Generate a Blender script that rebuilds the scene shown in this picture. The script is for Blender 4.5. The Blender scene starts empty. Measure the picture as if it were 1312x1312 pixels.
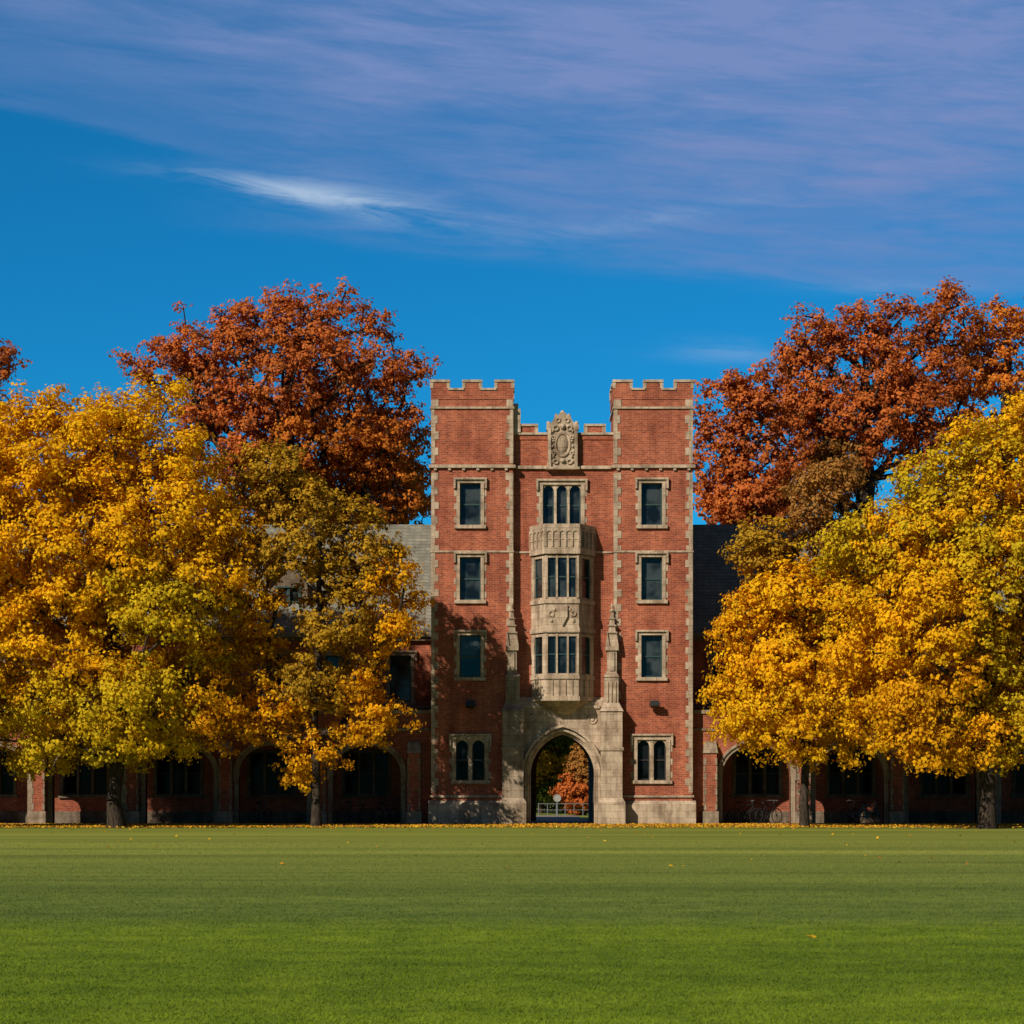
import bpy, math, random
import numpy as np
from mathutils import Vector
random.seed(7)
F=2930.0; CAMD=100.0; EYE=1.7; HY=1007.0
def PX(px,D=100.0): return (px-656.0)*D/F
def PZ(py,D=100.0): return EYE+(HY-py)*D/F
X=PX
def Z(py): return (1057.0-py)/29.3

# ------------------------------------------------------------------ materials
def newmat(name):
    m=bpy.data.materials.new(name); m.use_nodes=True
    nt=m.node_tree; nt.nodes.clear()
    out=nt.nodes.new('ShaderNodeOutputMaterial')
    return m,nt,out
def math_(nt,op,a,b=None,c=None,clamp=False):
    n=nt.nodes.new('ShaderNodeMath'); n.operation=op; n.use_clamp=clamp
    for i,v in enumerate((a,b,c)):
        if v is None: continue
        if isinstance(v,(int,float)): n.inputs[i].default_value=v
        else: nt.links.new(v,n.inputs[i])
    return n.outputs[0]
def mixc(nt,fac,a,b,blend='MIX'):
    n=nt.nodes.new('ShaderNodeMix'); n.data_type='RGBA'; n.blend_type=blend; n.clamp_factor=True
    for i,v in ((0,fac),(6,a),(7,b)):
        if isinstance(v,(int,float)): n.inputs[i].default_value=v
        elif isinstance(v,tuple): n.inputs[i].default_value=(v+(1,))[:4]
        else: nt.links.new(v,n.inputs[i])
    return n.outputs[2]
def ramp(nt,v,lo,hi,a=0.0,b=1.0,smooth=True):
    n=nt.nodes.new('ShaderNodeMapRange'); n.interpolation_type='SMOOTHSTEP' if smooth else 'LINEAR'
    nt.links.new(v,n.inputs[0])
    for i,x in ((1,lo),(2,hi),(3,a),(4,b)): n.inputs[i].default_value=x
    return n.outputs[0]
def noise(nt,vec,scale,detail=4,rough=0.55,dist=0.0):
    n=nt.nodes.new('ShaderNodeTexNoise'); n.inputs['Scale'].default_value=scale
    n.inputs['Detail'].default_value=detail; n.inputs['Roughness'].default_value=rough
    n.inputs['Distortion'].default_value=dist
    if vec is not None: nt.links.new(vec,n.inputs['Vector'])
    return n.outputs['Fac']
def worldpos(nt): return nt.nodes.new('ShaderNodeNewGeometry').outputs['Position']
def wallvec(nt):
    s=nt.nodes.new('ShaderNodeSeparateXYZ'); nt.links.new(worldpos(nt),s.inputs[0])
    u=math_(nt,'ADD',s.outputs[0],s.outputs[1])
    c=nt.nodes.new('ShaderNodeCombineXYZ'); nt.links.new(u,c.inputs[0]); nt.links.new(s.outputs[2],c.inputs[1])
    return c.outputs[0]
def principled(nt,out,col,rough=0.9,spec=0.2,bump=None,bs=0.3,bd=0.02):
    p=nt.nodes.new('ShaderNodeBsdfPrincipled')
    if isinstance(col,tuple): p.inputs['Base Color'].default_value=(col+(1,))[:4]
    else: nt.links.new(col,p.inputs['Base Color'])
    p.inputs['Roughness'].default_value=rough; p.inputs['Specular IOR Level'].default_value=spec
    if bump is not None:
        b=nt.nodes.new('ShaderNodeBump'); b.inputs['Strength'].default_value=bs; b.inputs['Distance'].default_value=bd
        nt.links.new(bump,b.inputs['Height']); nt.links.new(b.outputs[0],p.inputs['Normal'])
    nt.links.new(p.outputs[0],out.inputs[0]); return p
def bricktex(nt,vec,c1,c2,cm,w,h,mortar):
    n=nt.nodes.new('ShaderNodeTexBrick'); nt.links.new(vec,n.inputs['Vector'])
    n.inputs['Color1'].default_value=c1+(1,); n.inputs['Color2'].default_value=c2+(1,); n.inputs['Mortar'].default_value=cm+(1,)
    n.inputs['Scale'].default_value=1.0; n.inputs['Brick Width'].default_value=w; n.inputs['Row Height'].default_value=h
    n.inputs['Mortar Size'].default_value=mortar; n.inputs['Mortar Smooth'].default_value=0.3
    return n
def mat_brick():
    m,nt,out=newmat('brick'); v=wallvec(nt)
    b=bricktex(nt,v,(0.46,0.125,0.060),(0.28,0.066,0.036),(0.40,0.24,0.16),0.23,0.08,0.009)
    big=noise(nt,worldpos(nt),0.7,5); 
    c=mixc(nt,ramp(nt,big,0.35,0.7),b.outputs[0],mixc(nt,1.0,b.outputs[0],(0.70,0.62,0.64),'MULTIPLY'))
    fine=noise(nt,v,9.0,3,0.7)
    c=mixc(nt,1.0,c,mixc(nt,fine,(0.5,0.45,0.45),(1.5,1.5,1.5)),'MULTIPLY')
    mp=nt.nodes.new('ShaderNodeMapping'); mp.inputs['Scale'].default_value=(2.5,2.5,.25); nt.links.new(worldpos(nt),mp.inputs[0])
    stn=noise(nt,mp.outputs[0],1.0,4,.6); c=mixc(nt,1.0,c,mixc(nt,ramp(nt,stn,.3,.7),(0.80,0.78,0.78),(1.12,1.12,1.12)),'MULTIPLY')
    principled(nt,out,c,0.92,0.15,b.outputs['Fac'],0.25,0.01); return m
def mat_stone(name='limestone',k=1.0):
    m,nt,out=newmat(name); v=wallvec(nt)
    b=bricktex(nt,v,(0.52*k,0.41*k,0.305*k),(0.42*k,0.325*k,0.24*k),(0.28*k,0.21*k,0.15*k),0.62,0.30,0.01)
    big=noise(nt,worldpos(nt),1.3,6,0.65)
    c=mixc(nt,ramp(nt,big,0.42,0.72),b.outputs[0],mixc(nt,1.0,b.outputs[0],(0.55,0.50,0.48),'MULTIPLY'))
    mp=nt.nodes.new('ShaderNodeMapping'); mp.inputs['Scale'].default_value=(4,4,.5); nt.links.new(worldpos(nt),mp.inputs[0])
    stn=noise(nt,mp.outputs[0],1.0,4,.6); c=mixc(nt,1.0,c,mixc(nt,ramp(nt,stn,.35,.6),(0.72,0.70,0.68),(1.08,1.08,1.08)),'MULTIPLY')
    f=noise(nt,worldpos(nt),7.0,4,0.7)
    c=mixc(nt,1.0,c,mixc(nt,f,(0.7,0.7,0.7),(1.3,1.28,1.25)),'MULTIPLY')
    principled(nt,out,c,0.9,0.2,f,0.5,0.03); return m
def mat_slate():
    m,nt,out=newmat('slate'); v=wallvec(nt)
    b=bricktex(nt,v,(0.25,0.245,0.20),(0.17,0.17,0.145),(0.10,0.10,0.09),0.3,0.16,0.012)
    f=noise(nt,worldpos(nt),1.5,5)
    c=mixc(nt,1.0,b.outputs[0],mixc(nt,f,(0.55,0.55,0.55),(1.35,1.35,1.3)),'MULTIPLY')
    principled(nt,out,c,0.8,0.2,b.outputs['Fac'],0.3,0.02); return m
def mat_plain(name,col,rough=0.5,spec=0.4,metal=0.0):
    m,nt,out=newmat(name); f=noise(nt,worldpos(nt),6.0,4)
    c=mixc(nt,1.0,col,mixc(nt,f,(0.8,0.8,0.8),(1.2,1.2,1.2)),'MULTIPLY')
    p=principled(nt,out,c,rough,spec); p.inputs['Metallic'].default_value=metal; return m
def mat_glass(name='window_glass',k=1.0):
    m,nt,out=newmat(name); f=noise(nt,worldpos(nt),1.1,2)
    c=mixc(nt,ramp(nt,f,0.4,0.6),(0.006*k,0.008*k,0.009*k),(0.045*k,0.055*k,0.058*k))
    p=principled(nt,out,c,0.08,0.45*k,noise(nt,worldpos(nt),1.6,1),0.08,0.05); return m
def mat_leaf(name,trans=0.35):
    m,nt,out=newmat(name)
    a=nt.nodes.new('ShaderNodeAttribute'); a.attribute_name='leafcol'
    d=nt.nodes.new('ShaderNodeBsdfDiffuse'); t=nt.nodes.new('ShaderNodeBsdfTranslucent')
    nt.links.new(a.outputs['Color'],d.inputs[0]); 
    g=mixc(nt,1.0,a.outputs['Color'],(1.1,.95,0.6),'MULTIPLY'); nt.links.new(g,t.inputs[0])
    x=nt.nodes.new('ShaderNodeMixShader'); x.inputs[0].default_value=trans
    nt.links.new(d.outputs[0],x.inputs[1]); nt.links.new(t.outputs[0],x.inputs[2]); nt.links.new(x.outputs[0],out.inputs[0]); return m
def mat_bark():
    m,nt,out=newmat('bark'); mp=nt.nodes.new('ShaderNodeMapping'); mp.inputs['Scale'].default_value=(6,6,1.2)
    nt.links.new(worldpos(nt),mp.inputs[0]); f=noise(nt,mp.outputs[0],2.0,5,0.7)
    c=mixc(nt,ramp(nt,f,0.35,0.65),(0.020,0.015,0.012),(0.070,0.052,0.038)); principled(nt,out,c,0.95,0.1,f,0.7,0.04); return m
def mat_grass():
    m,nt,out=newmat('lawn_grass'); pos=worldpos(nt)
    s=nt.nodes.new('ShaderNodeSeparateXYZ'); nt.links.new(pos,s.inputs[0])
    dist=math_(nt,'ADD',s.outputs[1],100.0)
    mp=nt.nodes.new('ShaderNodeMapping'); mp.inputs['Scale'].default_value=(0.10,1.0,1); nt.links.new(pos,mp.inputs[0])
    n1=noise(nt,mp.outputs[0],0.33,6,0.65); n2=noise(nt,pos,1.3,5,0.7); n3=noise(nt,pos,30.0,3,0.8)
    mp2=nt.nodes.new('ShaderNodeMapping'); mp2.inputs['Scale'].default_value=(0.02,1.0,1); nt.links.new(pos,mp2.inputs[0])
    n4=noise(nt,mp2.outputs[0],0.16,3,0.6)
    dd=math_(nt,'ADD',dist,math_(nt,'MULTIPLY',math_(nt,'SUBTRACT',n1,0.5),5.0))
    far=ramp(nt,dd,26.5,29.8); far2=ramp(nt,dist,29.5,60.0)
    near_c=mixc(nt,ramp(nt,n2,0.3,0.7),(0.096,0.150,0.008),(0.162,0.225,0.013))
    far_c=mixc(nt,ramp(nt,n2,0.3,0.7),(0.084,0.128,0.020),(0.130,0.172,0.031))
    far_c=mixc(nt,far2,far_c,(0.195,0.222,0.042))
    c=mixc(nt,far,near_c,far_c)
    c=mixc(nt,1.0,c,mixc(nt,ramp(nt,n1,.25,.75),(0.72,0.77,0.7),(1.28,1.22,1.2)),'MULTIPLY')
    c=mixc(nt,1.0,c,mixc(nt,ramp(nt,n4,.35,.65),(0.82,0.86,0.8),(1.14,1.12,1.1)),'MULTIPLY')
    c=mixc(nt,1.0,c,mixc(nt,n3,(0.7,0.74,0.7),(1.3,1.26,1.2)),'MULTIPLY')
    principled(nt,out,c,0.85,0.10,n3,0.4,0.02); return m
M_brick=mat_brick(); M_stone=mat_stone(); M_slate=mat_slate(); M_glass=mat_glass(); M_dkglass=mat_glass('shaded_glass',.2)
M_dark=mat_stone('shaded_stone',0.4); M_shadetone=mat_stone('shade_toned_stone',0.68)  # darker limestone copies, shade put into the colour
M_teal=mat_plain('teal_paint',(0.025,0.06,0.06),0.5); M_black=mat_plain('black_metal',(0.02,0.02,0.02),0.4)
M_brown=mat_plain('dark_frame_paint',(0.025,0.02,0.018),0.5)
M_rubber=mat_plain('rubber',(0.02,0.02,0.02),0.8,0.2); M_steel=mat_plain('steel',(0.4,0.4,0.42),0.35,0.5,0.8)
M_tealbike=mat_plain('turquoise_paint',(0.02,0.25,0.27),0.35)
M_white=mat_plain('pale_paint',(0.30,0.30,0.29),0.6); M_pave=mat_plain('paving',(0.22,0.19,0.16),0.9,0.2)
M_leaf=mat_leaf('leaf',0.34); M_bark=mat_bark(); M_grass=mat_grass(); M_litter=mat_leaf('fallen_leaf',0.05)

# ------------------------------------------------------------------ mesh builder
ORG={}
COL=bpy.context.scene.collection
class MB:
    def __init__(s): s.v=[]; s.f=[]
    def quad(s,a,b,c,d):
        i=len(s.v); s.v+= [a,b,c,d]; s.f.append((i,i+1,i+2,i+3))
    def box(s,x0,x1,y0,y1,z0,z1):
        i=len(s.v)
        s.v+=[(x0,y0,z0),(x1,y0,z0),(x1,y1,z0),(x0,y1,z0),(x0,y0,z1),(x1,y0,z1),(x1,y1,z1),(x0,y1,z1)]
        for q in ((0,3,2,1),(4,5,6,7),(0,1,5,4),(1,2,6,5),(2,3,7,6),(3,0,4,7)): s.f.append(tuple(i+k for k in q))
        return s
    def hexa(s,pts):
        i=len(s.v); s.v+=list(pts)
        for q in ((0,3,2,1),(4,5,6,7),(0,1,5,4),(1,2,6,5),(2,3,7,6),(3,0,4,7)): s.f.append(tuple(i+k for k in q))
    def slab(s,p0,p1,t0,t1,o0,o1,z0,z1):
        d=Vector((p1[0]-p0[0],p1[1]-p0[1])); d.normalize(); n=Vector((d[1],-d[0]))
        def P(t,o,z): return (p0[0]+d[0]*t+n[0]*o,p0[1]+d[1]*t+n[1]*o,z)
        s.hexa([P(t0,o1,z0),P(t1,o1,z0),P(t1,o0,z0),P(t0,o0,z0),P(t0,o1,z1),P(t1,o1,z1),P(t1,o0,z1),P(t0,o0,z1)])
    def extr(s,pts,y0,y1):
        n=len(pts); i=len(s.v)
        s.v+=[(p[0],y0,p[1]) for p in pts]+[(p[0],y1,p[1]) for p in pts]
        s.f.append(tuple(range(i,i+n))); s.f.append(tuple(range(i+2*n-1,i+n-1,-1)))
        for k in range(n):
            j=(k+1)%n; s.f.append((i+k,i+n+k,i+n+j,i+j))
    def prism(s,lo,hi,z0,z1):
        n=len(lo); i=len(s.v)
        s.v+=[(p[0],p[1],z0) for p in lo]+[(p[0],p[1],z1) for p in hi]
        s.f.append(tuple(range(i+n-1,i-1,-1))); s.f.append(tuple(range(i+n,i+2*n)))
        for k in range(n):
            j=(k+1)%n; s.f.append((i+k,i+j,i+n+j,i+n+k))
    def tube(s,a,b,r0,r1,n=6,cap=True):
        a=Vector(a); b=Vector(b); d=(b-a)
        if d.length<1e-6: return
        d.normalize(); u=d.orthogonal().normalized(); w=d.cross(u); i=len(s.v)
        for c,r in ((a,r0),(b,r1)):
            for k in range(n):
                t=2*math.pi*k/n; s.v.append(tuple(c+u*(math.cos(t)*r)+w*(math.sin(t)*r)))
        for k in range(n):
            j=(k+1)%n; s.f.append((i+k,i+j,i+n+j,i+n+k))
        if cap: s.f.append(tuple(range(i+n-1,i-1,-1))); s.f.append(tuple(range(i+n,i+2*n)))
    def blob(s,c,r,n=8):
        rx,ry,rz=r if isinstance(r,tuple) else (r,r,r); m=n//2; i=len(s.v)
        for a in range(m+1):
            p=math.pi*a/m
            for b in range(n):
                t=2*math.pi*b/n; s.v.append((c[0]+rx*math.sin(p)*math.cos(t),c[1]+ry*math.sin(p)*math.sin(t),c[2]+rz*math.cos(p)))
        for a in range(m):
            for b in range(n):
                j=(b+1)%n; s.f.append((i+a*n+b,i+(a+1)*n+b,i+(a+1)*n+j,i+a*n+j))
    def ring(s,c,R,r,n=20,m=5,ez=1.0):
        i=len(s.v)
        for a in range(n):
            t=2*math.pi*a/n
            for b in range(m):
                p=2*math.pi*b/m; q=R+r*math.cos(p); h=r*math.sin(p)
                s.v.append((c[0]+q*math.cos(t),c[1]+h,c[2]+q*math.sin(t)*ez))
        for a in range(n):
            for b in range(m):
                a2=(a+1)%n; b2=(b+1)%m; s.f.append((i+a*m+b,i+a*m+b2,i+a2*m+b2,i+a2*m+b))
    def done(s,name,mat,parent=None,origin=None,smooth=False):
        if origin is None:
            vs=s.v; xs=[p[0] for p in vs]; ys=[p[1] for p in vs]; zs=[p[2] for p in vs]
            origin=((min(xs)+max(xs))/2,(min(ys)+max(ys))/2,min(zs))
        me=bpy.data.meshes.new(name)
        me.from_pydata([(p[0]-origin[0],p[1]-origin[1],p[2]-origin[2]) for p in s.v],[],s.f)
        if smooth: me.polygons.foreach_set('use_smooth',[True]*len(me.polygons))
        me.materials.append(mat); me.update()
        o=bpy.data.objects.new(name,me); COL.objects.link(o); place(o,parent,origin); return o
def place(o,parent,origin):
    ORG[o.name]=tuple(origin)
    if parent is not None:
        o.parent=parent; po=ORG[parent.name]; o.location=(origin[0]-po[0],origin[1]-po[1],origin[2]-po[2])
    else: o.location=origin
def thing(name,loc,label,cat,group=None):
    e=bpy.data.objects.new(name,None); COL.objects.link(e); e.empty_display_size=0.5; place(e,None,loc)
    e["label"]=label; e["category"]=cat
    if group: e["group"]=group
    return e

def wall_holes(mb,x0,x1,z0,z1,y,holes,depth=0.35):
    xs=sorted(set([x0,x1]+[h[0] for h in holes]+[h[1] for h in holes]))
    zs=sorted(set([z0,z1]+[h[2] for h in holes]+[h[3] for h in holes]))
    for a,b in zip(xs,xs[1:]):
        for c,d in zip(zs,zs[1:]):
            mx=(a+b)/2; mz=(c+d)/2
            if any(h[0]<mx<h[1] and h[2]<mz<h[3] for h in holes): continue
            mb.quad((a,y,c),(b,y,c),(b,y,d),(a,y,d)); mb.quad((a,y+depth,d),(b,y+depth,d),(b,y+depth,c),(a,y+depth,c))
    for h in holes:
        a,b,c,d=h[:4]; Y=y+depth
        mb.quad((a,y,c),(a,y,d),(a,Y,d),(a,Y,c)); mb.quad((b,y,d),(b,y,c),(b,Y,c),(b,Y,d))
        mb.quad((a,y,c),(a,Y,c),(b,Y,c),(b,y,c)); mb.quad((a,y,d),(b,y,d),(b,Y,d),(a,Y,d))
    Y=y+depth
    mb.quad((x0,y,z0),(x0,y,z1),(x0,Y,z1),(x0,Y,z0)); mb.quad((x1,y,z1),(x1,y,z0),(x1,Y,z0),(x1,Y,z1)); mb.quad((x0,y,z1),(x1,y,z1),(x1,Y,z1),(x0,Y,z1))
def arch_pts(cx,a,zs,r,kind,n=10):
    P=[]
    if kind=='pointed':
        R=(a*a+r*r)/(2*a); t1=math.acos(max(-1,min(1,(a-R)/R)))
        for k in range(n+1):
            t=math.pi+(t1-math.pi)*k/n; P.append((cx-a+R+R*math.cos(t),zs+R*math.sin(t)))
        Q=[(2*cx-p[0],p[1]) for p in P[:-1]]; Q.reverse(); P+=Q
    else:
        for k in range(2*n+1):
            t=math.pi*(1-k/(2*n)); P.append((cx+a*math.cos(t),zs+r*abs(math.sin(t))**0.85))
    return P
def arch_wall(mb,x0,x1,z0,z1,y0,y1,cx,a,zs,r,kind='round'):
    P=arch_pts(cx,a,zs,r,kind)
    for y in (y0,y1):
        mb.quad((x0,y,z0),(cx-a,y,z0),(cx-a,y,z1),(x0,y,z1)); mb.quad((cx+a,y,z0),(x1,y,z0),(x1,y,z1),(cx+a,y,z1))
        for p,q in zip(P,P[1:]): mb.quad((p[0],y,p[1]),(q[0],y,q[1]),(q[0],y,z1),(p[0],y,z1))
    for p,q in zip(P,P[1:]): mb.quad((p[0],y0,p[1]),(p[0],y1,p[1]),(q[0],y1,q[1]),(q[0],y0,q[1]))
    mb.quad((cx-a,y0,z0),(cx-a,y1,z0),(cx-a,y1,zs),(cx-a,y0,zs)); mb.quad((cx+a,y0,z0),(cx+a,y0,zs),(cx+a,y1,zs),(cx+a,y1,z0))
    mb.quad((x0,y0,z1),(x1,y0,z1),(x1,y1,z1),(x0,y1,z1)); mb.quad((x0,y0,z0),(x0,y0,z1),(x0,y1,z1),(x0,y1,z0)); mb.quad((x1,y0,z0),(x1,y1,z0),(x1,y1,z1),(x1,y0,z1))
def arch_ring(mb,cx,a,zs,r,w,y0,y1,z0,kind='round',inset=0.0):
    A=[(cx-a+inset,z0)]+arch_pts(cx,a-inset,zs,r-inset,kind)+[(cx+a-inset,z0)]
    B=[(cx-a-w,z0)]+arch_pts(cx,a+w,zs,r+w,kind)+[(cx+a+w,z0)]
    for k in range(len(A)-1):
        a0,a1,b0,b1=A[k],A[k+1],B[k],B[k+1]
        mb.quad((a0[0],y0,a0[1]),(a1[0],y0,a1[1]),(b1[0],y0,b1[1]),(b0[0],y0,b0[1]))
        mb.quad((b0[0],y0,b0[1]),(b1[0],y0,b1[1]),(b1[0],y1,b1[1]),(b0[0],y1,b0[1]))
        mb.quad((a1[0],y0,a1[1]),(a0[0],y0,a0[1]),(a0[0],y1,a0[1]),(a1[0],y1,a1[1]))

def window(parent,x0,x1,z0,z1,y,lights=1,hood=True,w=0.17,teeth=True,depth=0.28,trans=None,arched=False,mat=None,mull=.055,fmat=None,gmat=None):
    mb=MB(); f=y-0.05; b=y+0.16
    mb.box(x0-w,x0+0.02,f,b,z0,z1); mb.box(x1-0.02,x1+w,f,b,z0,z1)
    mb.box(x0-w-0.03,x1+w+0.03,f-0.01,b,z1,z1+w*1.1)
    mb.box(x0-w-0.08,x1+w+0.08,f-0.07,b,z0-0.15,z0)
    if hood:
        mb.box(x0-w-0.12,x1+w+0.12,f-0.10,f+0.03,z1+w*1.1,z1+w*1.1+0.08)
        mb.box(x0-w-0.12,x0-w-0.03,f-0.09,f+0.03,z1-0.25,z1+w*1.1); mb.box(x1+w+0.03,x1+w+0.12,f-0.09,f+0.03,z1-0.25,z1+w*1.1)
    if teeth:
        zz=z0+0.1
        while zz<z1-0.4:
            mb.box(x0-w-0.10,x0-w+0.01,y-0.02,y+0.05,zz,zz+0.27); mb.box(x1+w-0.01,x1+w+0.10,y-0.02,y+0.05,zz,zz+0.27); zz+=0.58
    W=(x1-x0)/lights
    for i in range(1,lights): mb.box(x0+W*i-mull,x0+W*i+mull,f+0.06,y+depth-0.02,z0,z1)
    if arched:
        for i in range(lights):
            l_=x0+W*i+(mull if i else .02); r_=x0+W*(i+1)-(mull if i<lights-1 else .02)
            c=(l_+r_)/2; a=(r_-l_)/2; P=arch_pts(c,a,z1-a*1.25,a*1.2,'pointed',5)
            for p,q in zip(P,P[1:]):
                mb.hexa([(p[0],y+0.03,p[1]),(q[0],y+0.03,q[1]),(q[0],y+0.2,q[1]),(p[0],y+0.2,p[1]),(p[0],y+0.03,z1+.01),(q[0],y+0.03,z1+.01),(q[0],y+0.2,z1+.01),(p[0],y+0.2,z1+.01)])
    win=mb.done('window',mat or M_stone,parent)
    fr=MB(); gy=y+depth-0.05
    for i in range(lights):
        a=x0+W*i+(mull if i else 0.02); c=x0+W*(i+1)-(mull if i<lights-1 else 0.02); t=0.055
        fr.box(a,a+t,gy-0.05,gy+0.02,z0,z1); fr.box(c-t,c,gy-0.05,gy+0.02,z0,z1)
        fr.box(a+t,c-t,gy-0.05,gy+0.02,z0,z0+t*1.3); fr.box(a+t,c-t,gy-0.05,gy+0.02,z1-t,z1)
        zm=(z0+z1)/2 if trans is None else trans
        fr.box(a+t,c-t,gy-0.045,gy+0.02,zm-0.035,zm+0.035)
    fr.done('frame',fmat or M_teal,win)
    g=MB(); g.box(x0,x1,gy,gy+0.03,z0,z1); g.done('glass',gmat or M_glass,win)
    return win

# ------------------------------------------------------------------ gatehouse tower
TW=thing('gatehouse_tower',(X(720),4.5,0),'four storey red brick gatehouse tower with limestone trim and arched gateway','tower')
YC=0.35; YB=9.0
xl0,xl1,xr0,xr1=X(553),X(657),X(787),X(887)
brick=MB()
def sidewin(cx): return [(X(cx-14),X(cx+14),Z(673),Z(619)),(X(cx-14),X(cx+14),Z(769),Z(714)),(X(cx-14),X(cx+14),Z(868),Z(814)),(X(cx-19),X(cx+19),Z(1000),Z(948))]
for x0,x1,cx in ((xl0,xl1,602.5),(xr0,xr1,835)):
    wall_holes(brick,x0,x1,0,Z(512),0,sidewin(cx),0.4)
    for (a,b,c,d) in sidewin(cx):
        ground=c<4
        if ground: window(TW,a,b,c,d,0,2,True,0.16,True,arched=True,mull=.085,fmat=M_brown,gmat=M_dkglass)
        else: window(TW,a,b,c,d,0,1,True,0.13,True)
ctop=(X(695),X(745),Z(672),Z(620))
wall_holes(brick,xl1+.001,xr0-.001,Z(906),Z(562),YC,[ctop],0.4)
window(TW,*ctop,YC,3,True,0.15,True,arched=True)
brick.box(xl0+.002,xl0+.4,0.41,YB,0,Z(566)); brick.box(xr1-.4,xr1-.002,0.41,YB,0,Z(566))
brick.box(xl1-.4,xl1-.002,0.402,YC+1.5,Z(905),Z(512)); brick.box(xr0+.002,xr0+.4,0.402,YC+1.5,Z(905),Z(512))
rx0,rx1=1.15,3.7
arch_wall(brick,xl0+.01,xr1-.01,0,Z(566),YB,YB+.4,(rx0+rx1)/2,(rx1-rx0)/2,2.4,1.7,'pointed')
TD=3.5
for x0,x1 in ((xl0,xl1),(xr0,xr1)):
    brick.box(x0+.003,x0+.35,0.402,TD,Z(600),Z(512)); brick.box(x1-.35,x1-.003,0.402,TD,Z(600),Z(512)); brick.box(x0+.35,x1-.35,TD-.35,TD-.01,Z(600),Z(512))
    brick.box(x0+.3,x1-.3,.3,TD-.3,Z(522),Z(520))
W_=brick.done('wall',M_brick,TW)
par=MB(); cop=MB()
for x0,x1 in ((xl0,xl1),(xr0,xr1)):
    zt=Z(500); zb=Z(512)
    par.box(x0-.03,x1+.03,-.03,.32,zb,zt); par.box(x0-.03,x1+.03,TD-.3,TD,zb,zt); par.box(x0-.03,x0+.3,.32,TD-.3,zb,zt); par.box(x1-.3,x1+.03,.32,TD-.3,zb,zt)
    L=x1-x0; mw=0.80; gp=(L+.06-3*mw)/2
    for i in range(3):
        a=x0-.03+i*(mw+gp)
        for yy0,yy1 in ((-.03,.32),(TD-.3,TD)):
            par.box(a,a+mw,yy0,yy1,zt+.002,zt+.34); cop.box(a-.04,a+mw+.04,yy0-.05,yy1+.05,zt+.34,zt+.45)
            cop.box(a-.035,a+.10,yy0-.02,yy1+.02,zt+.08,zt+.34); cop.box(a+mw-.10,a+mw+.035,yy0-.02,yy1+.02,zt+.08,zt+.34)
        if i<2:
            for yy0,yy1 in ((-.03,.32),(TD-.3,TD)): cop.box(a+mw-.05,a+mw+gp+.05,yy0-.05,yy1+.05,zt-.0,zt+.08)
    for a in (1.0,2.1):
        for xx0,xx1 in ((x0-.03,x0+.3),(x1-.3,x1+.03)):
            par.box(xx0,xx1,a,a+.7,zt+.002,zt+.34); cop.box(xx0-.05,xx1+.05,a-.04,a+.74,zt+.34,zt+.45)
zc=Z(556)
par.box(xl1+.002,xr0-.002,YC-.04,YC+.32,Z(562),zc)
cop.box(xl1+.003,xr0-.003,YC-.10,YC+.38,zc,zc+.1)
for a,b,h in ((663,688,.28),(750,775,.28)):
    par.box(X(a),X(b),YC-.04,YC+.3,zc+.1,zc+.1+h); cop.box(X(a)-.05,X(b)+.05,YC-.10,YC+.36,zc+.1+h,zc+.20+h)
    cop.box(X(a)-.05,X(a)+.10,YC-.07,YC+.34,zc+.1,zc+.1+h); cop.box(X(b)-.10,X(b)+.05,YC-.07,YC+.34,zc+.1,zc+.1+h)
cop.box(xl1-.02,X(667),YC-.14,YC+.45,Z(556)+.1,Z(523))
cop.box(xl1-.02,X(664),YC-.12,YC+.45,Z(523),Z(516))
par.done('parapet',M_brick,TW); cop.done('coping',M_stone,TW)
for zz,h,pr in ((Z(524),.09,.07),(Z(600),.14,.12),(Z(708),.08,.05),(Z(1022),.10,.07)):
    for x0,x1 in ((xl0,xl1),(xr0,xr1)):
        st=MB()
        st.box(x0-pr,x1+pr,-pr,.2,zz,zz+h); st.box(x0-pr,x0+.1,.2,TD if zz>14 else 8.9,zz,zz+h)
        if zz>14: st.box(x1-.1,x1+pr,.2,TD,zz,zz+h)
        k=x0+.1
        while k<x1-.2 and pr==.12: st.box(k,k+.12,-.09,.05,Z(600)-.10,Z(600)); k+=.62
        st.done('string_course',M_stone,TW)
for bx in ((xl1+.15,xr0-.15,YC-.12,YC+.1,Z(600),Z(600)+.14),(xl1+.08,X(680),YC-.05,YC+.1,Z(708),Z(708)+.08),(X(762),xr0-.08,YC-.05,YC+.1,Z(708),Z(708)+.08)):
    st=MB(); st.box(*bx); st.done('string_course',M_stone,TW)
for x,s in ((xl0,1),(xl1,-1),(xr0,1),(xr1,-1)):
    rr=random.Random(int(x*100))
    for za,zb_ in ((Z(1016),Z(606)),(Z(594),Z(512))):
        if x in (xl1,xr0): za=max(za,Z(905))
        q=MB(); nk=int((zb_-za)/.315)
        for k in range(nk):
            z=za+k*(zb_-za)/nk
            wdt=(.29 if (k%2) else .15)+rr.uniform(-.03,.03)
            a,b=(x-.02,x+wdt) if s>0 else (x-wdt,x+.02)
            q.box(a,b,-.022-.003*(k%2),.40,z+.006,z+(zb_-za)/nk)
        q.done('quoin',M_stone,TW)
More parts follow.
